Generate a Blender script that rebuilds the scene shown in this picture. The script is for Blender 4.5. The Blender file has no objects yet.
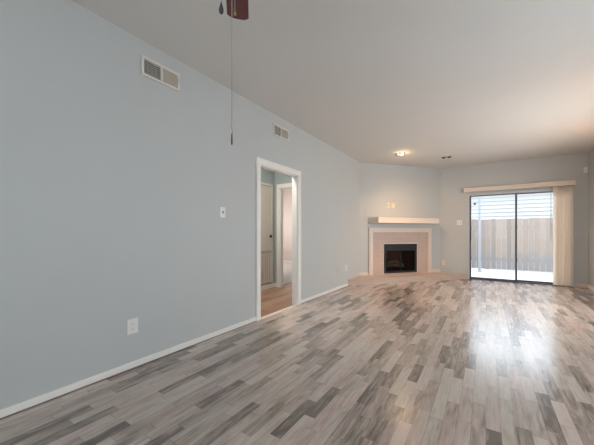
import bpy, bmesh, math, random
from mathutils import Vector, Matrix
random.seed(4)
SC = bpy.context.scene
COL = SC.collection
R = math.radians

# ------------------------------------------------------------------ camera
CAM_H = 1.12
cam = bpy.data.cameras.new('camera'); cam_o = bpy.data.objects.new('camera', cam)
COL.objects.link(cam_o); SC.camera = cam_o
cam.sensor_width = 36.0; cam.lens = 288.0 / 594.0 * 36.0
cam.shift_y = 10.5 / 594.0
cam.clip_start = 0.02; cam.clip_end = 200
cam_o.location = (0, 0, CAM_H); cam_o.rotation_euler = (R(90), 0, R(33.27))

# ------------------------------------------------------------------ world, large lights, exposure
w = bpy.data.worlds.new('overcast_sky'); SC.world = w; w.use_nodes = True
bg = w.node_tree.nodes['Background']
bg.inputs['Color'].default_value = (0.79, 0.90, 1.0, 1); bg.inputs['Strength'].default_value = 4.2

def area(name, loc, rot, sx, sy, power, color, spread=180):
    d = bpy.data.lights.new(name, 'AREA'); d.shape = 'RECTANGLE'; d.size = sx; d.size_y = sy
    d.energy = power; d.color = color; d.spread = R(spread)
    o = bpy.data.objects.new(name, d); o.location = loc; o.rotation_euler = rot
    COL.objects.link(o); return o

# fill lamps added in made-up window openings, right wall and behind the camera
area('side_fill_light', (1.80, 5.25, 1.2), (0, R(90), 0), 1.2, 1.5, 27, (1.0, 0.89, 0.79))
area('rear_fill_light', (-0.3, -2.26, 1.5), (R(118), 0, 0), 2.4, 1.3, 7, (1.0, 0.97, 0.92))
# sky light through the sliding door (sampling portal only)
pt = area('door_portal', (0.57, 8.36, 1.03), (R(-90), 0, 0), 1.86, 2.06, 1, (1, 1, 1)); pt.data.cycles.is_portal = True
# bedroom daylight; unseen lamp added to brighten the hall
area('daylight_bedroom_window', (-6.94, 7.2, 1.5), (0, R(-90), 0), 1.3, 1.8, 20, (1.0, 0.94, 0.88))
area('hall_fill_light', (-3.05, 3.2, 2.68), (0, 0, 0), 0.5, 0.5, 31, (1.0, 0.92, 0.82))

SC.view_settings.view_transform = 'Standard'; SC.view_settings.look = 'None'
SC.view_settings.gamma = 1.0; SC.view_settings.use_curve_mapping = False
SC.view_settings.exposure = 0.27

# ------------------------------------------------------------------ materials
def lin(c): return tuple(((v / 255) / 12.92 if v / 255 <= 0.04045 else ((v / 255 + 0.055) / 1.055) ** 2.4) for v in c)

def mat(name, rgb, rough=0.6, metal=0.0, spec=0.5, noise=0.06, nscale=18.0, bump=0.0, bscale=120.0):
    m = bpy.data.materials.new(name); m.use_nodes = True
    n, l = m.node_tree.nodes, m.node_tree.links
    b = n['Principled BSDF']
    b.inputs['Roughness'].default_value = rough; b.inputs['Metallic'].default_value = metal
    b.inputs['Specular IOR Level'].default_value = spec
    tc = n.new('ShaderNodeTexCoord')
    t = n.new('ShaderNodeTexNoise'); t.inputs['Scale'].default_value = nscale; t.inputs['Detail'].default_value = 3
    l.new(tc.outputs['Object'], t.inputs['Vector'])
    c = lin(rgb)
    mx = n.new('ShaderNodeMix'); mx.data_type = 'RGBA'
    mx.inputs[6].default_value = (*[v * (1 - noise) for v in c], 1)
    mx.inputs[7].default_value = (*[min(1, v * (1 + noise)) for v in c], 1)
    l.new(t.outputs['Fac'], mx.inputs[0]); l.new(mx.outputs[2], b.inputs['Base Color'])
    if bump:
        t2 = n.new('ShaderNodeTexNoise'); t2.inputs['Scale'].default_value = bscale; t2.inputs['Detail'].default_value = 2
        l.new(tc.outputs['Object'], t2.inputs['Vector'])
        bp = n.new('ShaderNodeBump'); bp.inputs['Strength'].default_value = bump; bp.inputs['Distance'].default_value = 0.01
        l.new(t2.outputs['Fac'], bp.inputs['Height']); l.new(bp.outputs['Normal'], b.inputs['Normal'])
    return m

def math_node(n, l, op, a, b=None):
    q = n.new('ShaderNodeMath'); q.operation = op
    for i, v in enumerate((a, b)):
        if v is None: continue
        if isinstance(v, (int, float)): q.inputs[i].default_value = v
        else: l.new(v, q.inputs[i])
    return q.outputs[0]

def plank_material(name, stops, width=0.088, length=0.40, rough=0.34, spec=0.5, grain=0.5, coat=0.0):
    """strips that run along Y, every strip cut at random lengths, each board in a tone of its own"""
    m = bpy.data.materials.new(name); m.use_nodes = True
    n, l = m.node_tree.nodes, m.node_tree.links; b = n['Principled BSDF']
    tc = n.new('ShaderNodeTexCoord'); sp = n.new('ShaderNodeSeparateXYZ'); l.new(tc.outputs['Object'], sp.inputs[0])
    xs = math_node(n, l, 'DIVIDE', sp.outputs['X'], width)
    col = math_node(n, l, 'FLOOR', xs); fx = math_node(n, l, 'FRACT', xs)
    wv = math_node(n, l, 'ADD', math_node(n, l, 'DIVIDE', sp.outputs['Y'], length), math_node(n, l, 'MULTIPLY', col, 37.37))
    vo = n.new('ShaderNodeTexVoronoi'); vo.voronoi_dimensions = '1D'; vo.inputs['Scale'].default_value = 1; vo.inputs['Randomness'].default_value = 0.75
    l.new(wv, vo.inputs['W'])
    ve = n.new('ShaderNodeTexVoronoi'); ve.voronoi_dimensions = '1D'; ve.feature = 'DISTANCE_TO_EDGE'
    ve.inputs['Scale'].default_value = 1; ve.inputs['Randomness'].default_value = 0.75; l.new(wv, ve.inputs['W'])
    sc_ = n.new('ShaderNodeSeparateColor'); l.new(vo.outputs['Color'], sc_.inputs[0])
    # grain drawn out along the board, different on every board
    cmb = n.new('ShaderNodeCombineXYZ')
    l.new(math_node(n, l, 'MULTIPLY', sp.outputs['X'], 48.0), cmb.inputs[0])
    l.new(math_node(n, l, 'MULTIPLY', sp.outputs['Y'], 3.4), cmb.inputs[1])
    l.new(math_node(n, l, 'MULTIPLY', sc_.outputs[1], 60.0), cmb.inputs[2])
    g = n.new('ShaderNodeTexNoise'); g.inputs['Scale'].default_value = 1.0; g.inputs['Detail'].default_value = 5; g.inputs['Roughness'].default_value = 0.65
    l.new(cmb.outputs[0], g.inputs['Vector'])
    cm2 = n.new('ShaderNodeCombineXYZ')
    l.new(math_node(n, l, 'MULTIPLY', sp.outputs['X'], 16.0), cm2.inputs[0])
    l.new(math_node(n, l, 'MULTIPLY', sp.outputs['Y'], 3.0), cm2.inputs[1])
    l.new(math_node(n, l, 'MULTIPLY', sc_.outputs[2], 50.0), cm2.inputs[2])
    kn = n.new('ShaderNodeTexNoise'); kn.inputs['Scale'].default_value = 1.3; kn.inputs['Detail'].default_value = 4; kn.inputs['Distortion'].default_value = 1.2
    l.new(cm2.outputs[0], kn.inputs['Vector'])
    v = math_node(n, l, 'ADD', math_node(n, l, 'POWER', sc_.outputs[0], 0.7), math_node(n, l, 'MULTIPLY', math_node(n, l, 'SUBTRACT', g.outputs['Fac'], 0.5), grain))
    v = math_node(n, l, 'ADD', v, math_node(n, l, 'MULTIPLY', math_node(n, l, 'SUBTRACT', kn.outputs['Fac'], 0.5), grain * 1.05))
    rp = n.new('ShaderNodeValToRGB'); rp.color_ramp.elements.remove(rp.color_ramp.elements[0])
    for i, (p, c) in enumerate(stops):
        e = rp.color_ramp.elements[0] if i == 0 else rp.color_ramp.elements.new(p)
        e.position = p; e.color = (*lin(c), 1)
    l.new(v, rp.inputs[0])
    # some boards lean olive, some mauve
    tn = n.new('ShaderNodeMix'); tn.data_type = 'RGBA'; l.new(sc_.outputs[2], tn.inputs[0]); tn.inputs[6].default_value = (0.97, 1.0, 0.96, 1); tn.inputs[7].default_value = (1.04, 0.98, 0.98, 1)
    tm = n.new('ShaderNodeMix'); tm.data_type = 'RGBA'; tm.blend_type = 'MULTIPLY'; tm.inputs[0].default_value = 1.0
    l.new(rp.outputs[0], tm.inputs[6]); l.new(tn.outputs[2], tm.inputs[7])
    # joints
    edge = math_node(n, l, 'MINIMUM', fx, math_node(n, l, 'SUBTRACT', 1.0, fx))
    j1 = math_node(n, l, 'LESS_THAN', edge, 0.016)
    j2 = math_node(n, l, 'LESS_THAN', ve.outputs['Distance'], 0.004)
    j = math_node(n, l, 'MAXIMUM', j1, j2)
    mx = n.new('ShaderNodeMix'); mx.data_type = 'RGBA'; l.new(math_node(n, l, 'MULTIPLY', j, 0.45), mx.inputs[0])
    l.new(tm.outputs[2], mx.inputs[6]); mx.inputs[7].default_value = (0.03, 0.027, 0.025, 1)
    l.new(mx.outputs[2], b.inputs['Base Color'])
    l.new(math_node(n, l, 'ADD', math_node(n, l, 'MULTIPLY', g.outputs['Fac'], 0.12), rough - 0.06), b.inputs['Roughness'])
    b.inputs['Specular IOR Level'].default_value = spec
    b.inputs['Coat Weight'].default_value = coat; b.inputs['Coat IOR'].default_value = 1.7; b.inputs['Coat Roughness'].default_value = 0.2
    return m

def tile_material(name, c1, c2, mortar, sx, sz, offset=0.0, axes='XZ', mort=0.015, rough=0.45):
    m = bpy.data.materials.new(name); m.use_nodes = True
    n, l = m.node_tree.nodes, m.node_tree.links; b = n['Principled BSDF']
    tc = n.new('ShaderNodeTexCoord'); sp = n.new('ShaderNodeSeparateXYZ'); l.new(tc.outputs['Object'], sp.inputs[0])
    cb = n.new('ShaderNodeCombineXYZ'); l.new(sp.outputs[axes[0]], cb.inputs[0]); l.new(sp.outputs[axes[1]], cb.inputs[1])
    br = n.new('ShaderNodeTexBrick'); br.offset = offset
    br.inputs['Scale'].default_value = 1; br.inputs['Brick Width'].default_value = sx; br.inputs['Row Height'].default_value = sz
    br.inputs['Mortar Size'].default_value = mort * 0.25; br.inputs['Color1'].default_value = (*lin(c1), 1)
    br.inputs['Color2'].default_value = (*lin(c2), 1); br.inputs['Mortar'].default_value = (*lin(mortar), 1)
    l.new(cb.outputs[0], br.inputs['Vector'])
    t = n.new('ShaderNodeTexNoise'); t.inputs['Scale'].default_value = 25; l.new(tc.outputs['Object'], t.inputs['Vector'])
    mx = n.new('ShaderNodeMix'); mx.data_type = 'RGBA'; mx.blend_type = 'MULTIPLY'; mx.inputs[0].default_value = 0.25
    l.new(br.outputs['Color'], mx.inputs[6]); l.new(t.outputs['Color'], mx.inputs[7])
    l.new(mx.outputs[2], b.inputs['Base Color']); b.inputs['Roughness'].default_value = rough
    return m

def pane_material(name, tint=(1, 1, 1)):
    m = bpy.data.materials.new(name); m.use_nodes = True
    n, l = m.node_tree.nodes, m.node_tree.links
    for x in list(n):
        if x.type == 'BSDF_PRINCIPLED': n.remove(x)
    out = [x for x in n if x.type == 'OUTPUT_MATERIAL'][0]
    tr = n.new('ShaderNodeBsdfTransparent'); tr.inputs[0].default_value = (*tint, 1)
    gl = n.new('ShaderNodeBsdfGlossy'); gl.inputs['Roughness'].default_value = 0.02
    fr = n.new('ShaderNodeFresnel'); fr.inputs[0].default_value = 1.12
    mx = n.new('ShaderNodeMixShader'); l.new(fr.outputs[0], mx.inputs[0]); l.new(tr.outputs[0], mx.inputs[1]); l.new(gl.outputs[0], mx.inputs[2])
    l.new(mx.outputs[0], out.inputs[0]); return m

def glow(name, rgb, strength):
    m = bpy.data.materials.new(name); m.use_nodes = True
    b = m.node_tree.nodes['Principled BSDF']; b.inputs['Emission Color'].default_value = (*rgb, 1)
    b.inputs['Emission Strength'].default_value = strength; return m

M = dict(
    wall=mat('wall_paint', (190, 192, 190), 0.5, noise=0.015, nscale=3, bump=0.10, bscale=90, spec=0.35),
    ceil=mat('ceiling_paint', (213, 210, 205), 0.8, noise=0.02, nscale=2, bump=0.12, bscale=70, spec=0.2),
    white=mat('white_trim', (236, 232, 226), 0.4, noise=0.02),
    cream=mat('cream_trim', (222, 208, 194), 0.4, noise=0.03),
    plate=mat('plate_white', (228, 225, 220), 0.35, noise=0.02),
    plate_c=mat('plate_cream', (232, 220, 180), 0.35, noise=0.02),
    plate_w=mat('plate_painted', (188, 191, 193), 0.45, noise=0.02),
    slot=mat('slot_dark', (60, 56, 52), 0.6),
    toggle=mat('toggle_grey', (150, 140, 128), 0.4),
    black=mat('black_metal', (27, 28, 29), 0.5, 0.3),
    soot=mat('sooty_brick', (104, 78, 68), 0.9, noise=0.3),
    log=mat('charred_log', (112, 92, 78), 0.9, noise=0.4),
    bronze=mat('dark_aluminium', (84, 84, 88), 0.45, 0.4),
    alu=mat('light_aluminium', (196, 196, 198), 0.45, 0.2),
    vane=mat('vinyl_vane', (252, 244, 234), 0.5, noise=0.03),
    vent=mat('vent_enamel', (214, 208, 198), 0.45, noise=0.03),
    vent_b=mat('vent_beige', (186, 176, 164), 0.5, noise=0.04),
    shadow_grey=mat('lamp_grey', (96, 92, 88), 0.6),
    duct=mat('duct_dark', (40, 36, 34), 0.9),
    blade=mat('mahogany', (104, 52, 44), 0.4, noise=0.25, nscale=9),
    brass=mat('antique_brass', (150, 125, 92), 0.35, 0.8),
    chain=mat('steel_chain', (176, 174, 172), 0.4, 0.7),
    pull=mat('dark_pull', (58, 58, 60), 0.5),
    hallwall=mat('hall_paint', (166, 178, 180), 0.6, noise=0.02, nscale=3),
    door=mat('door_paint', (210, 201, 190), 0.45, noise=0.02),
    bedwall=mat('bedroom_paint', (226, 204, 190), 0.7, noise=0.02, nscale=3),
    carpet=mat('beige_carpet', (212, 200, 190), 0.95, noise=0.12, nscale=60),
    concrete=mat('pale_concrete', (176, 174, 171), 0.85, noise=0.06, nscale=3),
    siding=mat('white_siding', (166, 164, 162), 0.6, noise=0.02),
    roof=mat('roof_shingle', (120, 116, 112), 0.9, noise=0.2),
    post=mat('grey_post', (142, 145, 150), 0.6),
    glass=pane_material('door_glass'),
    smoke=pane_material('smoked_glass', (0.85, 0.83, 0.82)),
    lit=glow('lamp_glow', (1.0, 0.80, 0.50), 14.0),
    floor=plank_material('grey_laminate', [(0.0, (98, 87, 80)), (0.3, (142, 128, 119)), (0.62, (174, 158, 148)), (1.0, (192, 178, 168))], 0.072, 0.42, 0.25, 0.8, 1.2, 0.4),
    hallfloor=plank_material('brown_hall_boards', [(0.0, (132, 98, 80)), (0.5, (158, 122, 102)), (1.0, (178, 142, 122))], 0.10, 0.7, 0.4),
    tile=tile_material('pink_beige_tile', (208, 183, 170), (203, 177, 164), (213, 190, 177), 0.105, 0.105),
    hearth=tile_material('hearth_tile', (210, 187, 170), (203, 178, 161), (216, 196, 180), 0.21, 0.075, 0.5),
)
def fence_material():
    m = bpy.data.materials.new('weathered_cedar'); m.use_nodes = True
    n, l = m.node_tree.nodes, m.node_tree.links; b = n['Principled BSDF']
    tc = n.new('ShaderNodeTexCoord'); sp = n.new('ShaderNodeSeparateXYZ'); l.new(tc.outputs['Object'], sp.inputs[0])
    wn = n.new('ShaderNodeTexWhiteNoise'); wn.noise_dimensions = '1D'
    l.new(math_node(n, l, 'FLOOR', math_node(n, l, 'DIVIDE', sp.outputs['X'], 0.145)), wn.inputs['W'])
    g = n.new('ShaderNodeTexNoise'); g.inputs['Scale'].default_value = 3; g.inputs['Detail'].default_value = 5
    mp = n.new('ShaderNodeMapping'); mp.inputs['Scale'].default_value = (9, 1, 1.2); l.new(tc.outputs['Object'], mp.inputs[0]); l.new(mp.outputs[0], g.inputs['Vector'])
    v = math_node(n, l, 'ADD', math_node(n, l, 'MULTIPLY', wn.outputs['Value'], 0.6), math_node(n, l, 'MULTIPLY', g.outputs['Fac'], 0.5))
    rp = n.new('ShaderNodeValToRGB'); rp.color_ramp.elements[0].color = (*lin((119, 107, 99)), 1); rp.color_ramp.elements[0].position = 0.1
    rp.color_ramp.elements[1].color = (*lin((148, 132, 120)), 1); rp.color_ramp.elements[1].position = 0.95
    l.new(v, rp.inputs[0])
    # mud splashed on the foot of the boards
    ns = n.new('ShaderNodeTexNoise'); ns.inputs['Scale'].default_value = 3.5; ns.inputs['Detail'].default_value = 5; l.new(tc.outputs['Object'], ns.inputs['Vector'])
    hgt = math_node(n, l, 'SUBTRACT', 0.72, sp.outputs['Z'])
    d = math_node(n, l, 'MULTIPLY', math_node(n, l, 'GREATER_THAN', math_node(n, l, 'ADD', hgt, math_node(n, l, 'SUBTRACT', ns.outputs['Fac'], 0.62)), 0.05), 0.55)
    mx = n.new('ShaderNodeMix'); mx.data_type = 'RGBA'; l.new(d, mx.inputs[0]); l.new(rp.outputs[0], mx.inputs[6]); mx.inputs[7].default_value = (*lin((118, 117, 120)), 1)
    l.new(mx.outputs[2], b.inputs['Base Color']); b.inputs['Roughness'].default_value = 0.85
    return m
M['fence'] = fence_material()
def translucent(m, rgb, amount):
    n, l = m.node_tree.nodes, m.node_tree.links
    out = [x for x in n if x.type == 'OUTPUT_MATERIAL'][0]; t = n.new('ShaderNodeBsdfTranslucent'); t.inputs[0].default_value = (*lin(rgb), 1)
    mx = n.new('ShaderNodeMixShader'); mx.inputs[0].default_value = amount
    l.new(n['Principled BSDF'].outputs[0], mx.inputs[1]); l.new(t.outputs[0], mx.inputs[2]); l.new(mx.outputs[0], out.inputs[0])
translucent(M['vane'], (252, 244, 234), 0.5)
M['shade'] = mat('frosted_shade', (244, 236, 222), 0.4); translucent(M['shade'], (255, 244, 226), 0.6)

# ------------------------------------------------------------------ mesh helpers
def box(bm, x0, x1, y0, y1, z0, z1, bev=0.0, rot=None, pivot=None):
    r = bmesh.ops.create_cube(bm, size=1.0)
    vs = r['verts']
    for v in vs:
        v.co = Vector(((x0 + x1) / 2 + v.co.x * (x1 - x0), (y0 + y1) / 2 + v.co.y * (y1 - y0), (z0 + z1) / 2 + v.co.z * (z1 - z0)))
    if rot is not None:
        bmesh.ops.rotate(bm, verts=vs, cent=pivot or Vector(((x0 + x1) / 2, (y0 + y1) / 2, (z0 + z1) / 2)), matrix=rot)
    if bev:
        es = list({e for v in vs for e in v.link_edges})
        bmesh.ops.bevel(bm, geom=es, offset=bev, segments=2, affect='EDGES', profile=0.6)
    return bm
def prism(bm, pts, z0, z1):
    lo = [bm.verts.new((x, y, z0)) for x, y in pts]; hi = [bm.verts.new((x, y, z1)) for x, y in pts]
    n = len(pts)
    bm.faces.new(lo[::-1]); bm.faces.new(hi)
    for i in range(n): bm.faces.new((lo[i], lo[(i + 1) % n], hi[(i + 1) % n], hi[i]))
    bmesh.ops.recalc_face_normals(bm, faces=bm.faces[:])
    return bm
def extrude_x(bm, prof, x0, x1):
    """profile of (y, z) points swept along X"""
    a = [bm.verts.new((x0, y, z)) for y, z in prof]; b = [bm.verts.new((x1, y, z)) for y, z in prof]; n = len(prof)
    bm.faces.new(a); bm.faces.new(b[::-1])
    for i in range(n): bm.faces.new((a[i], b[i], b[(i + 1) % n], a[(i + 1) % n]))
    bmesh.ops.recalc_face_normals(bm, faces=bm.faces[:]); return bm
def lathe(bm, prof, seg=24, c=(0, 0, 0), axis='Z'):
    rings = []
    for r, z in prof:
        ring = []
        for k in range(seg):
            a = 2 * math.pi * k / seg; p = (r * math.cos(a), r * math.sin(a), z)
            if axis == 'X': p = (p[2], p[0], p[1])
            if axis == 'Y': p = (p[0], p[2], p[1])
            ring.append(bm.verts.new((c[0] + p[0], c[1] + p[1], c[2] + p[2])))
        rings.append(ring)
    for i in range(len(rings) - 1):
        for k in range(seg): bm.faces.new((rings[i][k], rings[i][(k + 1) % seg], rings[i + 1][(k + 1) % seg], rings[i + 1][k]))
    bm.faces.new(rings[0][::-1]); bm.faces.new(rings[-1])
    bmesh.ops.recalc_face_normals(bm, faces=bm.faces[:]); return bm
def tube(bm, pts, r, seg=8):
    pts = [Vector(p) for p in pts]; rings = []
    for i, p in enumerate(pts):
        d = (pts[min(i + 1, len(pts) - 1)] - pts[max(i - 1, 0)]).normalized()
        up = Vector((0, 0, 1)) if abs(d.z) < 0.9 else Vector((1, 0, 0))
        u = d.cross(up).normalized(); v = d.cross(u)
        rings.append([bm.verts.new(p + r * (math.cos(2 * math.pi * k / seg) * u + math.sin(2 * math.pi * k / seg) * v)) for k in range(seg)])
    for i in range(len(rings) - 1):
        for k in range(seg): bm.faces.new((rings[i][k], rings[i][(k + 1) % seg], rings[i + 1][(k + 1) % seg], rings[i + 1][k]))
    bm.faces.new(rings[0][::-1]); bm.faces.new(rings[-1])
    bmesh.ops.recalc_face_normals(bm, faces=bm.faces[:]); return bm
def B(): return bmesh.new()
def obj(name, bm, m, parent=None, smooth=False, label=None):
    me = bpy.data.meshes.new(name); bm.to_mesh(me); bm.free()
    me.materials.append(m)
    if smooth:
        for p in me.polygons: p.use_smooth = True
    o = bpy.data.objects.new(name, me); COL.objects.link(o)
    if parent: o.parent = parent
    if label: o['label'] = label
    return o
def struct(name, bm, m):
    o = obj(name, bm, m); o['kind'] = 'structure'; return o
def struct_root(name, loc=(0, 0, 0), rz=0):
    o = bpy.data.objects.new(name, None); COL.objects.link(o); o.location = loc; o.rotation_euler = (0, 0, rz); o['kind'] = 'structure'; return o
def thing(name, label, cat, loc=(0, 0, 0), rz=0, group=None):
    o = bpy.data.objects.new(name, None); COL.objects.link(o); o.location = loc; o.rotation_euler = (0, 0, rz)
    o.empty_display_size = 0.1; o['label'] = label; o['category'] = cat
    if group: o['group'] = group
    return o
def tag(o, label, cat, group=None):
    o['label'] = label; o['category'] = cat
    if group: o['group'] = group
    return o
def dup(root, loc, rz, label):
    r = root.copy(); COL.objects.link(r); r.location = loc; r.rotation_euler = (0, 0, rz); r['label'] = label
    for ch in list(root.children):
        c = ch.copy(); COL.objects.link(c); c.parent = r
        for g in ch.children:
            d = g.copy(); COL.objects.link(d); d.parent = c
    return r

# ------------------------------------------------------------------ the room
XL, XR, YB, YF, H = -2.45, 1.74, 8.15, -2.2, 2.765
XH, YE, T = -3.67, 4.75, 0.09            # hall far wall, hall end wall, wall thickness
P = Vector((-2.45, 6.375)); ANG = math.atan2(8.15 - P.y, 1.47); LD = math.hypot(8.15 - P.y, 1.47)

struct('floor', box(B(), XL, XR, YF, YB, -0.10, 0.0), M['floor'])
bm = B(); box(bm, XL - T, XR + T, YF - T, YB + 0.15, H, H + 0.1)
struct('ceiling', bm, M['ceil'])
# left wall with the cased opening
DY0, DY1, DZ = 2.855, 3.745, 2.01
bm = B(); box(bm, XL - T, XL, YF, DY0, 0, H); box(bm, XL - T, XL, DY1, 9.0, 0, H); box(bm, XL - T, XL, DY0, DY1, DZ, H)
struct('wall_left', bm, M['wall'])
# back wall with the sliding door opening
SX0, SX1, SZ = -0.365, 1.50, 2.075
bm = B(); box(bm, XL, SX0, YB, YB + 0.15, 0, H); box(bm, SX1, XR + T, YB, YB + 0.15, 0, H); box(bm, SX0, SX1, YB, YB + 0.15, SZ, H); box(bm, SX0, SX1, YB, YB + 0.15, -0.1, 0.0)
struct('wall_back', bm, M['wall'])
# right wall with two unseen window openings, added to let sky light in
bm = B(); box(bm, XR, XR + T, YF, 1.3, 0, H); box(bm, XR, XR + T, 3.4, 4.5, 0, H); box(bm, XR, XR + T, 6.0, YB, 0, H)
for y0_, y1_, z0_, z1_ in ((1.3, 3.4, 0.9, 2.1), (4.5, 6.0, 0.6, 1.8)): box(bm, XR, XR + T, y0_, y1_, 0, z0_); box(bm, XR, XR + T, y0_, y1_, z1_, H)
struct('wall_right', bm, M['wall'])
bm = B(); box(bm, XL, -1.5, YF - T, YF, 0, H); box(bm, 0.9, XR, YF - T, YF, 0, H); box(bm, -1.5, 0.9, YF - T, YF, 0, 0.85); box(bm, -1.5, 0.9, YF - T, YF, 2.15, H)  # unseen rear window opening, added to light the near end of the room
struct('wall_front', bm, M['wall'])
# diagonal chimney wall (local x along the wall, local y into it)
OS0, OS1, OZ0, OZ1 = 0.646, 1.560, 0.15, 0.850
bm = B(); box(bm, 0, OS0, 0, 0.08, 0, H); box(bm, OS1, LD, 0, 0.08, 0, H); box(bm, OS0, OS1, 0, 0.08, OZ1, H); box(bm, OS0, OS1, 0, 0.08, 0, OZ0)
o = struct('wall_fireplace', bm, M['wall']); o.location = (P.x, P.y, 0); o.rotation_euler = (0, 0, ANG)

# casing round the opening to the hall: its sides, head, jamb lining and threshold
rt = struct_root('trim_1')
bm = B(); box(bm, XL, XL + 0.018, DY0 - 0.078, DY0, 0, DZ + 0.002, 0.004); box(bm, XL + 0.017, XL + 0.024, DY0 - 0.076, DY0 - 0.05, 0, DZ, 0.002); obj('side_casing', bm, M['white'], rt)
bm = B(); box(bm, XL, XL + 0.018, DY1, DY1 + 0.078, 0, DZ + 0.002, 0.004); box(bm, XL + 0.017, XL + 0.024, DY1 + 0.05, DY1 + 0.076, 0, DZ, 0.002); obj('side_casing', bm, M['white'], rt)
bm = B(); box(bm, XL, XL + 0.018, DY0 - 0.078, DY1 + 0.078, DZ, DZ + 0.078, 0.004); box(bm, XL + 0.017, XL + 0.024, DY0 - 0.076, DY1 + 0.076, DZ + 0.05, DZ + 0.076, 0.002); obj('head_casing', bm, M['white'], rt)
bm = B(); box(bm, XL - T, XL, DY0, DY0 + 0.014, 0, DZ); box(bm, XL - T, XL, DY1 - 0.014, DY1, 0, DZ); box(bm, XL - T, XL, DY0, DY1, DZ - 0.014, DZ)
box(bm, XL - 0.075, XL - 0.04, DY0 + 0.014, DY0 + 0.026, 0, DZ - 0.014); obj('jamb_lining', bm, M['plate'], rt)
extr = B(); box(extr, XL - 0.035, XL + 0.012, DY0, DY1, 0.0, 0.009, 0.003); obj('threshold', extr, M['cream'], rt)

# baseboards
def base(name, segs, m='white', hgt=0.056):
    bm = B()
    for x0, x1, y0, y1 in segs: box(bm, x0, x1, y0, y1, 0, hgt, 0.003)
    return struct(name, bm, M[m])
base('baseboard_left', [(XL, XL + 0.013, YF, DY0 - 0.078), (XL, XL + 0.013, DY1 + 0.078, 5.69)])
base('baseboard_back', [(SX1 + 0.02, XR, YB - 0.013, YB)], 'cream', 0.075)
base('baseboard_right', [(XR - 0.013, XR, YF, YB - 0.013)], 'white', 0.075)
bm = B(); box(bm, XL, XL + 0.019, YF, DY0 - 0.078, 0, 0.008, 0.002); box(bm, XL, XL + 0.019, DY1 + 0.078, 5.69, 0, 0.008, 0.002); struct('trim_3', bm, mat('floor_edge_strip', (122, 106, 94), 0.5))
bm = B(); box(bm, 0.0, 0.23, -0.013, 0, 0.13, 0.20, 0.003); box(bm, 2.005, LD, -0.013, 0, 0.13, 0.20, 0.003)
o = struct('baseboard_fireplace', bm, M['cream']); o.location = (P.x, P.y, 0); o.rotation_euler = (0, 0, ANG)

# ------------------------------------------------------------------ hall and bedroom seen through the opening
HH = 2.7
struct('floor_hall', box(B(), XH, XL, 1.6, 5.45, -0.10, -0.0005), M['hallfloor'])
for o_ in (bpy.data.objects['floor_hall'],): o_.location.x = 0
bm = B(); box(bm, -7.0, XL - T, 5.45, 8.85, -0.1, 0.004); box(bm, -7.0, XH, YE + T, 5.45, -0.1, 0.004); struct('floor_bedroom', bm, M['carpet'])
struct('ceiling_hall', box(B(), -7.1, XL - T, 1.6, 8.95, HH, HH + 0.1), M['ceil'])
bm = B(); box(bm, XH - T, XH, 1.6, YE, 0, HH); struct('wall_hall', bm, M['hallwall'])
EX0, EX1, EZ = -3.53, -2.77, 2.04
bm = B(); box(bm, XH - T, EX0, YE, YE + T, 0, HH); box(bm, EX1, XL - T, YE, YE + T, 0, HH); box(bm, EX0, EX1, YE, YE + T, EZ, HH); box(bm, -7.0, XH - T, YE, YE + T, 0, HH); struct('wall_hall_end', bm, M['hallwall'])
struct('wall_hall_near', box(B(), XH - T, XL - T, 1.5, 1.6, 0, HH), M['hallwall'])
bm = B(); box(bm, -7.1, XL - T, 8.85, 8.95, 0, HH); struct('wall_bedroom_back', bm, M['bedwall'])
bm = B(); box(bm, -7.1, -7.0, YE, 6.2, 0, HH); box(bm, -7.1, -7.0, 8.2, 8.95, 0, HH); box(bm, -7.1, -7.0, 6.2, 8.2, 0, 0.8); box(bm, -7.1, -7.0, 6.2, 8.2, 2.2, HH); struct('wall_bedroom_left', bm, M['bedwall'])
base('baseboard_bedroom', [(-7.0, XL - T, 8.835, 8.85)], 'white', 0.09)
base('baseboard_hall', [(XH, XH + 0.014, 1.6, YE), (XH, EX0 - 0.075, YE - 0.014, YE)], 'white', 0.085)
rt = struct_root('trim_2')
bm = B(); box(bm, EX0 - 0.08, EX0, YE - 0.018, YE, 0, EZ, 0.004); obj('side_casing', bm, M['white'], rt)
bm = B(); box(bm, EX1, EX1 + 0.08, YE - 0.018, YE, 0, EZ, 0.004); obj('side_casing', bm, M['white'], rt)
bm = B(); box(bm, EX0 - 0.08, EX1 + 0.08, YE - 0.018, YE, EZ, EZ + 0.08, 0.004); obj('head_casing', bm, M['white'], rt)
bm = B(); box(bm, EX0, EX0 + 0.014, YE, YE + T, 0, EZ); box(bm, EX1 - 0.014, EX1, YE, YE + T, 0, EZ); box(bm, EX0, EX1, YE, YE + T, EZ - 0.014, EZ); obj('jamb_lining', bm, M['white'], rt)

# cupboard door in the hall wall, return-air grille below it
rt = struct_root('door_2', (XH, 4.04, 0))
L_ = 0.59
bm = B(); box(bm, 0, 0.02, -0.05, 0.0, 0.10, 2.06, 0.004); obj('side_casing', bm, M['door'], rt)
bm = B(); box(bm, 0, 0.02, L_, L_ + 0.035, 0.10, 2.06, 0.004); obj('side_casing', bm, M['door'], rt)
bm = B(); box(bm, 0, 0.022, -0.05, L_ + 0.035, 2.06, 2.11, 0.004); obj('head_casing', bm, M['door'], rt)
bm = B(); box(bm, 0, 0.012, 0.004, L_ - 0.004, 0.765, 2.055, 0.003); obj('door_leaf', bm, M['door'], rt)
bm = B(); lathe(bm, [(0.012, 0.012), (0.012, 0.035), (0.026, 0.042), (0.03, 0.055), (0.022, 0.068), (0.002, 0.072)], 16, (0, L_ - 0.07, 1.055), 'X'); obj('knob', bm, M['black'], rt, True, 'black door knob')
bm = B(); box(bm, 0, 0.024, 0.0, L_, 0.722, 0.762, 0.004); obj('middle_rail', bm, M['vent_b'], rt)
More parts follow.
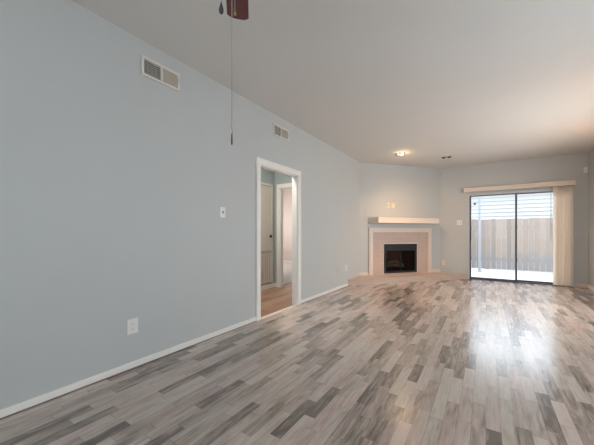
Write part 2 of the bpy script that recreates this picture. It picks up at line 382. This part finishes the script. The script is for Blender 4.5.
g = thing('return_air_grille', 'beige slatted return air grille under the cupboard door in the hall', 'vent', (XH, 4.04, 0.125))
bm = B(); box(bm, 0, 0.02, 0, L_, 0, 0.035, 0.003); box(bm, 0, 0.02, 0, L_, 0.56, 0.595, 0.003); box(bm, 0, 0.02, 0, 0.035, 0.035, 0.56, 0.003); box(bm, 0, 0.02, L_ - 0.035, L_, 0.035, 0.56, 0.003); obj('frame', bm, M['door'], g)
bm = B()
for k in range(8):
    y = 0.055 + k * 0.068; box(bm, 0.006, 0.018, y, y + 0.046, 0.035, 0.56)
obj('slats', bm, M['door'], g)
obj('backing', box(B(), 0.001, 0.005, 0.035, L_ - 0.035, 0.035, 0.56), mat('grille_shadow_board', (118, 108, 98), 0.7), g)

# ------------------------------------------------------------------ sliding patio door
rt = struct_root('door_1', (SX0, YB, 0))
W = SX1 - SX0; HD = SZ
bm = B(); box(bm, 0, 0.028, -0.012, 0.13, 0, HD, 0.003); box(bm, W - 0.028, W, -0.012, 0.13, 0, HD, 0.003); box(bm, 0.028, W - 0.028, -0.012, 0.13, HD - 0.055, HD, 0.003); obj('frame', bm, M['alu'], rt)
obj('sill', box(B(), 0.028, W - 0.028, -0.012, 0.14, 0.0, 0.022, 0.003), M['bronze'], rt)
def panel(x0, x1, y, handle):
    bm = B(); z0, z1 = 0.024, HD - 0.056
    box(bm, x0, x0 + 0.036, y, y + 0.03, z0, z1, 0.003); box(bm, x1 - 0.036, x1, y, y + 0.03, z0, z1, 0.003)
    box(bm, x0 + 0.036, x1 - 0.036, y, y + 0.03, z0, z0 + 0.032, 0.003); box(bm, x0 + 0.036, x1 - 0.036, y, y + 0.03, z1 - 0.02, z1, 0.003)
    pn = obj('sliding_panel' if handle else 'fixed_panel', bm, M['bronze'], rt)
    obj('pane', box(B(), x0 + 0.034, x1 - 0.034, y + 0.012, y + 0.016, z0 + 0.03, z1 - 0.018), M['glass'], pn)
    if handle:
        bm = B(); box(bm, x0 + 0.004, x0 + 0.034, y - 0.012, y, 0.93, 1.17, 0.004); tube(bm, [(x0 + 0.02, y - 0.008, 0.95), (x0 + 0.02, y - 0.045, 0.98), (x0 + 0.02, y - 0.045, 1.12), (x0 + 0.02, y - 0.008, 1.15)], 0.009)
        obj('handle', bm, M['black'], pn)
        obj('sticker', box(B(), x0 + 0.085, x0 + 0.135, y + 0.009, y + 0.012, 1.80, 1.845), M['pull'], pn, label='small dark sticker on the glass')
panel(0.03, 0.955, 0.02, True)
panel(0.92, W - 0.03, 0.07, False)

# ------------------------------------------------------------------ fireplace
fp = thing('fireplace', 'corner fireplace with pinkish tile surround, cream trim, raised tile hearth and black firebox', 'fireplace', (P.x, P.y, 0), ANG)
def loc(x, y):
    d = Vector((x, y)) - P; c, s = math.cos(ANG), math.sin(ANG)
    return (d.x * c + d.y * s, -d.x * s + d.y * c)
bm = B(); prism(bm, [loc(XL + 0.002, 5.71), loc(-0.37, YB - 0.002), (LD - 0.002, -0.002), (0.002, -0.002)], 0.001, 0.108); obj('hearth_base', bm, M['hearth'], fp)
bm = B(); prism(bm, [loc(XL + 0.002, 5.69), loc(-0.355, YB - 0.002), (LD - 0.002, -0.002), (0.002, -0.002)], 0.108, 0.13); obj('hearth_slab', bm, M['hearth'], fp)
bm = B(); y0 = -0.022
box(bm, 0.335, 0.634, y0, -0.001, 0.13, 1.14); box(bm, 1.571, 1.90, y0, -0.001, 0.13, 1.14); box(bm, 0.634, 1.571, y0, -0.001, 0.857, 1.14); box(bm, 0.634, 1.571, y0, -0.001, 0.13, 0.158); obj('tile_surround', bm, M['tile'], fp)
for x0, x1 in ((0.23, 0.335), (1.90, 2.005)):
    bm = B(); box(bm, x0, x1, -0.04, -0.001, 0.13, 1.14, 0.004); box(bm, x0 + 0.022, x1 - 0.022, -0.046, -0.038, 0.15, 1.13, 0.003); obj('trim_post', bm, M['cream'], fp)
bm = B(); box(bm, 0.228, 2.007, -0.042, -0.001, 1.14, 1.225, 0.004); box(bm, 0.22, 2.015, -0.05, -0.001, 1.215, 1.243, 0.004); obj('trim_header', bm, M['cream'], fp)
bm = B(); D = 0.30
prism(bm, [(0.217, -0.001), (0.308, -D), (1.99, -D), (2.08, -0.001)], 1.348, 1.478); bmesh.ops.bevel(bm, geom=bm.edges[:], offset=0.005, segments=2, affect='EDGES')
obj('mantel_shelf', bm, M['cream'], fp)
ff = B()
box(ff, 0.634, 0.69, -0.034, 0.03, 0.16, 0.857, 0.003); box(ff, 1.515, 1.571, -0.034, 0.03, 0.16, 0.857, 0.003); box(ff, 0.69, 1.515, -0.034, 0.03, 0.70, 0.857, 0.003); box(ff, 0.69, 1.515, -0.034, 0.03, 0.16, 0.195, 0.003)
obj('firebox_face', ff, M['black'], fp)
bm = B(); box(bm, 0.622, 0.634, -0.028, -0.02, 0.16, 0.87, 0.002); box(bm, 1.571, 1.583, -0.028, -0.02, 0.16, 0.87, 0.002); box(bm, 0.622, 1.583, -0.03, -0.02, 0.858, 0.880, 0.002); obj('edge_strip', bm, M['cream'], fp)
bm = B(); box(bm, 0.62, 0.64, 0.09, 0.6, 0.12, 0.9); box(bm, 1.565, 1.585, 0.09, 0.6, 0.12, 0.9); box(bm, 0.62, 1.585, 0.58, 0.6, 0.12, 0.9); box(bm, 0.62, 1.585, 0.09, 0.6, 0.88, 0.9); box(bm, 0.62, 1.585, 0.09, 0.6, 0.12, 0.15); obj('firebox_lining', bm, M['soot'], fp)
for x0, x1 in ((0.692, 1.10), (1.105, 1.513)):
    bm = B(); box(bm, x0, x0 + 0.012, -0.024, -0.006, 0.197, 0.698, 0.002); box(bm, x1 - 0.012, x1, -0.024, -0.006, 0.197, 0.698, 0.002); box(bm, x0 + 0.012, x1 - 0.012, -0.024, -0.006, 0.197, 0.209, 0.002); box(bm, x0 + 0.012, x1 - 0.012, -0.024, -0.006, 0.686, 0.698, 0.002)
    dd = obj('glass_door', bm, M['black'], fp); obj('pane', box(B(), x0 + 0.01, x1 - 0.01, -0.016, -0.012, 0.207, 0.688), M['smoke'], dd)
    hx = 1.094 if x0 < 1 else 1.111
    bm = B(); lathe(bm, [(0.004, -0.024), (0.004, -0.036), (0.0075, -0.04), (0.006, -0.05), (0.002, -0.052)], 12, (hx, 0, 0.45), 'Y'); obj('knob', bm, M['black'], dd, True)
bm = B()
for k in range(7): x = 0.83 + k * 0.09; tube(bm, [(x, 0.12, 0.31), (x, 0.14, 0.24), (x, 0.44, 0.24)], 0.008)
for y in (0.17, 0.40): tube(bm, [(0.80, y, 0.23), (1.40, y, 0.23)], 0.009); tube(bm, [(0.84, y, 0.23), (0.84, y, 0.151)], 0.009); tube(bm, [(1.36, y, 0.23), (1.36, y, 0.151)], 0.009)
obj('grate', bm, M['black'], fp)
for a, b_, r in (((0.84, 0.22, 0.305), (1.38, 0.27, 0.305), 0.05), ((0.86, 0.36, 0.30), (1.34, 0.34, 0.30), 0.048), ((0.92, 0.24, 0.385), (1.30, 0.35, 0.39), 0.04)):
    bm = B(); pp = [Vector(a).lerp(Vector(b_), t / 6) + Vector((0, random.uniform(-.006, .006), random.uniform(-.005, .005))) for t in range(7)]; tube(bm, pp, r, 12); obj('log', bm, M['log'], fp, True)

# ------------------------------------------------------------------ vertical blind over the patio door
vb = thing('vertical_blind', 'cream vertical blind drawn open to the right side of the patio door', 'blind', (0, YB, 0))
bm = B(); box(bm, -0.448, 1.535, -0.105, -0.095, 2.105, 2.205, 0.003); box(bm, -0.448, -0.438, -0.096, -0.001, 2.105, 2.205, 0.003); box(bm, 1.525, 1.535, -0.096, -0.001, 2.105, 2.205, 0.003); box(bm, -0.448, 1.535, -0.1, -0.001, 2.197, 2.207, 0.002); obj('valance', bm, M['cream'], vb)
obj('head_rail', box(B(), -0.43, 1.51, -0.075, -0.03, 2.145, 2.185, 0.003), M['alu'], vb)
vane0 = None
for k in range(9):
    x = 1.232 + k * 0.0295
    if vane0 is None:
        bm = B(); n = 6; A = []; Bq = []
        for s_ in (0, 1):
            pts = [(-0.0445 + 0.089 * i / n, 0.006 * (1 - (2 * i / n - 1) ** 2) + 0.0012 * s_) for i in range(n + 1)]
            (A if s_ == 0 else Bq).extend(pts)
        prism(bm, A + Bq[::-1], 0.02, 2.13)
        vane0 = v_ = obj('vane', bm, M['vane'], vb)
    else:
        v_ = vane0.copy(); COL.objects.link(v_); v_.parent = vb
    v_.location = (x, -0.0525, 0); v_.rotation_euler = (0, 0, R((-34, -58, -42, -66)[k % 4] + random.uniform(-5, 5)))
bm = B(); tube(bm, [(1.157, -0.06, 2.145), (1.157, -0.06, 0.95)], 0.005); obj('wand', bm, M['post'], vb)

# ------------------------------------------------------------------ ceiling fan near the camera
HUB = Vector((-0.78, 0.755)); TIP = Vector((-1.236, 1.243))
fd = TIP - HUB; fa = math.atan2(fd.y, fd.x); RL = fd.length
fan = thing('ceiling_fan', 'ceiling fan with dark red-brown blades and hanging pull chains, cut by the top edge', 'fan', (HUB.x, HUB.y, 0), fa)
bm = B(); lathe(bm, [(0.075, H - 0.001), (0.072, H - 0.02), (0.05, H - 0.055), (0.014, H - 0.06)]); lathe(bm, [(0.013, H - 0.05), (0.013, 2.56)], 12); obj('downrod', bm, M['brass'], fan, True)
bm = B(); lathe(bm, [(0.03, 2.58), (0.10, 2.56), (0.135, 2.52), (0.135, 2.46), (0.11, 2.43), (0.06, 2.42)]); obj('motor_housing', bm, M['brass'], fan, True)
bm = B(); lathe(bm, [(0.05, 2.425), (0.055, 2.40), (0.05, 2.33), (0.03, 2.31), (0.004, 2.308)]); obj('switch_housing', bm, M['brass'], fan, True)
for k in range(5):
    a = 2 * math.pi * k / 5
    bm = B(); pts = []
    hw0, hw1, x0, x1 = 0.052, 0.063, 0.20, RL
    pts = [(x0, -hw0), (x1 - 0.012, -hw1), (x1 - 0.003, -hw1 + 0.012)] + [(x1 - 0.003 + 0.012 * math.cos(t), (hw1 - 0.012) * math.sin(t)) for t in [R(q) for q in (-50, -25, 0, 25, 50)]] + [(x1 - 0.003, hw1 - 0.012), (x1 - 0.012, hw1), (x0, hw0)]
    prism(bm, pts, -0.004, 0.004)
    bmesh.ops.rotate(bm, verts=bm.verts[:], cent=(0, 0, 0), matrix=Matrix.Rotation(R(5), 3, 'X'))
    bmesh.ops.translate(bm, verts=bm.verts[:], vec=(0, 0, 2.405))
    bmesh.ops.rotate(bm, verts=bm.verts[:], cent=(0, 0, 0), matrix=Matrix.Rotation(a, 3, 'Z'))
    bl = obj('blade', bm, M['blade'], fan)
    bm = B(); box(bm, 0.09, 0.26, -0.018, 0.018, 2.412, 2.42, 0.002); box(bm, 0.19, 0.27, -0.035, 0.035, 2.412, 2.418, 0.002)
    bmesh.ops.rotate(bm, verts=bm.verts[:], cent=(0, 0, 0), matrix=Matrix.Rotation(a, 3, 'Z')); obj('bracket', bm, M['brass'], bl)
def fl(x, y):   # world point to fan space
    d = Vector((x, y)) - HUB; c, s = math.cos(fa), math.sin(fa); return (d.x * c + d.y * s, -d.x * s + d.y * c)
cx, cy = fl(-0.782, 0.755)
bm = B(); tube(bm, [(cx, cy, 2.33), (cx, cy, 1.53), (cx + 0.004, cy + 0.003, 1.515), (cx + 0.001, cy - 0.003, 1.495), (cx - 0.001, cy, 1.48)], 0.0016, 6)
for q in range(40): lathe(bm, [(0.0006, -0.002), (0.0024, 0), (0.0006, 0.002)], 6, (cx, cy, 1.53 + q * 0.0195))
pc = obj('long_pull_chain', bm, M['chain'], fan)
bm = B(); lathe(bm, [(0.001, 1.487), (0.003, 1.484), (0.002, 1.478), (0.003, 1.47), (0.003, 1.448), (0.001, 1.444)], 8, (cx, cy, 0)); obj('chain_end', bm, M['pull'], pc, True)
ex, ey = fl(-0.774, 0.762)
bm = B(); tube(bm, [(ex, ey, 2.33), (ex, ey, 1.95)], 0.0014, 6); sc2 = obj('short_pull_chain', bm, M['chain'], fan)
bm = B(); lathe(bm, [(0.001, 1.957), (0.004, 1.95), (0.0045, 1.935), (0.006, 1.925), (0.001, 1.923)], 10, (ex, ey, 0)); obj('chain_end', bm, M['brass'], sc2, True)
tx, ty = fl(-0.815, 0.734)
bm = B(); tube(bm, [(tx * 0.3, ty * 0.3, 2.33), (tx, ty, 2.28), (tx, ty, 1.97)], 0.0014, 6); sc3 = obj('short_pull_chain', bm, M['chain'], fan)
bm = B(); lathe(bm, [(0.001, 1.972), (0.003, 1.965), (0.0085, 1.945), (0.009, 1.938), (0.006, 1.929), (0.001, 1.927)], 14, (tx, ty, 0)); obj('teardrop_pull', bm, M['pull'], sc3, True)

# ------------------------------------------------------------------ vents on the left wall, just under the ceiling
def make_vent(label, y0, z0):
    t = thing('air_vent', label, 'vent', (XL, y0, z0), 0, None)
    w_, h_ = 0.362, 0.166
    bm = B(); f = 0.022; d = 0.014
    box(bm, 0, d, 0, w_, 0, f, 0.003); box(bm, 0, d, 0, w_, h_ - f, h_, 0.003); box(bm, 0, d, 0, f, f, h_ - f, 0.003); box(bm, 0, d, w_ - f, w_, f, h_ - f, 0.003); box(bm, 0, d, w_ / 2 - 0.008, w_ / 2 + 0.008, f, h_ - f, 0.002)
    obj('frame', bm, M['vent'], t)
    obj('duct_backing', box(B(), 0.0005, 0.002, f, w_ - f, f, h_ - f), M['duct'], t)
    bm = B()
    for k in range(6): z = f + 0.012 + k * 0.0195; box(bm, 0.004, 0.011, f, w_ / 2 - 0.008, z, z + 0.0045)
    for k in range(3): y = f + 0.033 + k * 0.036; box(bm, 0.003, 0.006, y, y + 0.003, f, h_ - f)
    obj('open_louvers', bm, M['vent'], t)
    bm = B()
    for k in range(15): y = w_ / 2 + 0.009 + k * 0.0098; box(bm, 0.003, 0.009, y, y + 0.0085, f, h_ - f, 0, Matrix.Rotation(R(16), 3, 'Z'))
    obj('closed_louvers', bm, M['vent_b'], t)
    bm = B(); box(bm, 0.012, 0.02, w_ - 0.016, w_ - 0.008, 0.07, 0.10, 0.002); obj('lever', bm, M['vent'], t)
    return t
v1 = make_vent('white air vent high on the left wall, left of the hanging pull chain', 1.318, 2.466)
v2 = dup(v1, (XL, 3.13, 2.47), 0, 'white air vent on the left wall, above the hall opening')

# ------------------------------------------------------------------ switch and outlet plates (local +y comes out of the wall)
def plate(t, w_, h_, m): obj('cover_plate', box(B(), -w_ / 2, w_ / 2, 0, 0.006, -h_ / 2, h_ / 2, 0.0025), m, t)
def receptacle(t, cx, m):
    for s_ in (-1, 1):
        bm = B(); lathe(bm, [(0.0165, 0.004), (0.0165, 0.0075), (0.015, 0.0085)], 20, (cx, 0, s_ * 0.02), 'Y'); rc = obj('receptacle', bm, m, t)
        bm = B(); zz = s_ * 0.02
        box(bm, cx - 0.0075, cx - 0.0055, 0.0078, 0.0091, zz - 0.002, zz + 0.007); box(bm, cx + 0.0055, cx + 0.0075, 0.0078, 0.0091, zz - 0.002, zz + 0.006); box(bm, cx - 0.002, cx + 0.002, 0.0078, 0.0091, zz - 0.01, zz - 0.006); obj('slots', bm, M['slot'], rc)
def toggle(t, cx, m):
    bm = B(); box(bm, cx - 0.005, cx + 0.005, 0.004, 0.020, -0.011, 0.011, 0.002, Matrix.Rotation(R(25), 3, 'X')); obj('toggle', bm, m, t)
    bm = B(); lathe(bm, [(0.003, 0.005), (0.003, 0.0072)], 8, (cx, 0, 0.03), 'Y'); obj('screw', bm, M['vent_b'], t)
    bm = B(); lathe(bm, [(0.003, 0.005), (0.003, 0.0072)], 8, (cx, 0, -0.03), 'Y'); obj('screw', bm, M['vent_b'], t)
LZ = R(-90)     # plates on the left wall face +X
t = thing('wall_outlet', 'white double outlet low on the left wall nearest the camera', 'outlet', (XL, 1.248, 0.348), LZ); plate(t, 0.088, 0.122, M['plate']); receptacle(t, 0, M['plate'])
t = thing('light_switch', 'white toggle switch at mid height on the left wall before the hall opening', 'light switch', (XL, 2.222, 1.35), LZ); plate(t, 0.075, 0.115, M['plate']); toggle(t, 0, M['toggle'])
t = thing('wall_outlet', 'white outlet on the left wall right beside the hearth end', 'outlet', (XL, 5.60, 0.39), LZ); plate(t, 0.075, 0.118, M['plate']); receptacle(t, 0, M['plate'])
t = thing('blank_plate', 'wall-coloured cover plate on the left wall between hall opening and hearth outlet', 'cover plate', (XL, 5.24, 0.39), LZ); plate(t, 0.078, 0.118, M['plate_w'])
bm = B(); lathe(bm, [(0.006, 0.005), (0.006, 0.012), (0.003, 0.016)], 10, (0, 0, 0), 'Y'); obj('cable_jack', bm, M['plate_w'], t)
n_ = R(180)     # plates on the back wall face -Y
t = thing('light_switch', 'white double toggle switch on the back wall beside the patio door', 'light switch', (-0.549, YB, 1.376), n_); plate(t, 0.112, 0.118, M['plate']); toggle(t, -0.023, M['toggle']); toggle(t, 0.023, M['toggle'])
t = thing('wall_outlet', 'white outlet on the back wall above the right end of the hearth', 'outlet', (-0.90, YB, 0.36), n_); plate(t, 0.072, 0.118, M['cream']); receptacle(t, 0, M['cream'])
def on_diag(s_): return (P.x + s_ * math.cos(ANG), P.y + s_ * math.sin(ANG))
x, y = on_diag(0.778); t = thing('cable_plate', 'narrow cream cable plate above the mantel, left of the pair', 'cover plate', (x, y, 1.783), ANG + n_); plate(t, 0.066, 0.116, M['plate_c'])
bm = B(); lathe(bm, [(0.012, 0.005), (0.012, 0.009), (0.005, 0.01), (0.005, 0.018)], 10, (0, 0, 0), 'Y'); obj('cable_jack', bm, M['brass'], t)
x, y = on_diag(0.904); t = thing('wall_outlet', 'cream outlet above the mantel, right of the pair', 'outlet', (x, y, 1.783), ANG + n_); plate(t, 0.094, 0.116, M['plate_c']); receptacle(t, 0, M['plate_c'])

# motion sensor up in the corner
t = thing('motion_sensor', 'small white motion sensor high in the right corner of the back wall', 'sensor', (1.70, YB, 2.405), n_)
obj('sensor_body', box(B(), -0.03, 0.03, 0, 0.035, -0.055, 0.055, 0.006), M['white'], t)
bm = B(); box(bm, -0.022, 0.022, 0.033, 0.039, -0.045, 0.0, 0.003); obj('sensor_lens', bm, M['plate'], t)

# ------------------------------------------------------------------ twin-lamp ceiling spotlights over the hearth
def spot(label, c, ang, lit):
    t = thing('ceiling_spotlight', label, 'ceiling light', (c[0], c[1], H), ang)
    bm = B(); box(bm, -0.10, 0.10, -0.055, 0.055, -0.012, -0.0005, 0.004); obj('trim_plate', bm, M['ceil'], t)
    for s_ in (-1, 1):
        on = lit and s_ == 1
        bm = B(); lathe(bm, [(0.040, -0.012), (0.040, -0.028), (0.034, -0.030), (0.034, -0.018), (0.004, -0.018)], 20, (s_ * 0.052, 0, 0)); rg = obj('lamp_ring', bm, M['shadow_grey'] if not lit else M['ceil'], t, False, 'lit lamp' if on else 'dark lamp')
        bm = B(); lathe(bm, [(0.001, -0.019), (0.033, -0.019), (0.033, -0.028), (0.024, -0.036), (0.002, -0.040)], 20, (s_ * 0.052, 0, 0)); obj('bulb', bm, M['lit'] if on else M['toggle'] if lit else M['shadow_grey'], rg, True)
    return t
spot('ceiling spotlight with one lamp glowing warm, nearer the left wall', (-1.496, 6.146), R(-11), True)
spot('ceiling spotlight with both lamps dark, above the hearth nearer the patio door', (-0.71, 6.94), R(7), False)
d = bpy.data.lights.new('spot_lamp', 'SPOT'); d.energy = 95; d.color = (1.0, 0.60, 0.30); d.spot_size = R(150); d.spot_blend = 1.0; d.shadow_soft_size = 0.03
o = bpy.data.objects.new('spot_lamp', d); COL.objects.link(o); o.location = (-1.445, 6.136, H - 0.05); o.rotation_euler = (R(12), R(-18), 0)

d = bpy.data.lights.new('spot_glow', 'POINT'); d.energy = 1.6; d.color = (1.0, 0.68, 0.36); d.shadow_soft_size = 0.02
o = bpy.data.objects.new('spot_glow', d); COL.objects.link(o); o.location = (-1.445, 6.136, H - 0.075)

# ------------------------------------------------------------------ unseen right-wall sconces, added to carry the warm glow on the ceiling
for yq, lb in ((4.36, 'nearer the camera'), (6.14, 'nearer the patio door')):
    sc_t = thing('added_sconce', 'added warm uplight wall sconce on the right wall past the frame edge, ' + lb, 'lamp', (XR, yq, 2.0), 0)
    bm = B(); box(bm, -0.02, 0, -0.05, 0.05, -0.05, 0.12, 0.006); obj('back_plate', bm, M['brass'], sc_t)
    bm = B(); tube(bm, [(-0.015, 0, 0.0), (-0.06, 0, -0.03), (-0.11, 0, -0.03), (-0.11, 0, 0.0)], 0.007); obj('arm', bm, M['brass'], sc_t)
    bm = B(); lathe(bm, [(0.02, -0.01), (0.05, 0.01), (0.065, 0.05), (0.068, 0.09), (0.063, 0.09), (0.045, 0.015), (0.004, 0.0)], 20, (-0.11, 0, 0)); obj('shade', bm, M['shade'], sc_t, True)
    d = bpy.data.lights.new('added_sconce_bulb', 'POINT'); d.energy = 7.0; d.color = (1.0, 0.55, 0.26); d.shadow_soft_size = 0.03
    o = bpy.data.objects.new('added_sconce_bulb', d); COL.objects.link(o); o.location = (XR - 0.11, yq, 2.08)

# ------------------------------------------------------------------ outside the patio door
struct('ground_patio', box(B(), -7, 9, YB + 0.15, 20, -0.25, -0.13), M['concrete'])
fe = thing('wooden_fence', 'weathered wooden privacy fence across the yard beyond the patio door', 'fence', (0, 12.0, -0.13))
bm = B()
for k in range(-40, 45):
    x = k * 0.145; hz = 1.725 + random.uniform(-0.012, 0.012); yy = random.uniform(-0.004, 0.004)
    prism(bm, [(x + 0.004, yy), (x + 0.141, yy), (x + 0.141, yy + 0.018), (x + 0.004, yy + 0.018)], 0.02, hz)
obj('pickets', bm, M['fence'], fe)
for z in (0.3, 1.4): obj('rail', box(B(), -5.8, 6.5, 0.024, 0.06, z, z + 0.09), M['fence'], fe)
for x in (-4.8, -2.4, 0.0, 2.4, 4.8): obj('post', box(B(), x, x + 0.09, 0.062, 0.15, 0, 1.66), M['fence'], fe)
hs = thing('neighbour_house', 'white lap-sided house wall rising behind the fence', 'house', (0, 15.5, -0.13))
bm = B(); prof = [(0.3, 0.0)]
nb = 19
for k in range(nb):
    z = k * 0.166; prof += [(-0.035, z), (-0.035, z + 0.008), (0.0, z + 0.164)]
prof += [(0.0, nb * 0.166), (0.3, nb * 0.166)]
extrude_x(bm, prof, -7, 9); obj('siding_wall', bm, M['siding'], hs)
bm = B(); extrude_x(bm, [(-0.4, nb * 0.166 + 0.0), (-0.4, nb * 0.166 + 0.12), (2.6, 3.66), (2.6, 3.54)], -7.2, 9.2); obj('roof', bm, M['roof'], hs)
pm = thing('patio_post', 'slim grey post standing on the patio near the door handle side', 'post', (-0.175, 11.0, -0.13))
bm = B(); box(bm, -0.032, 0.032, -0.032, 0.032, 0.02, 2.9, 0.005); obj('shaft', bm, M['post'], pm); obj('foot_plate', box(B(), -0.07, 0.07, -0.07, 0.07, 0.0, 0.02, 0.003), M['post'], pm)
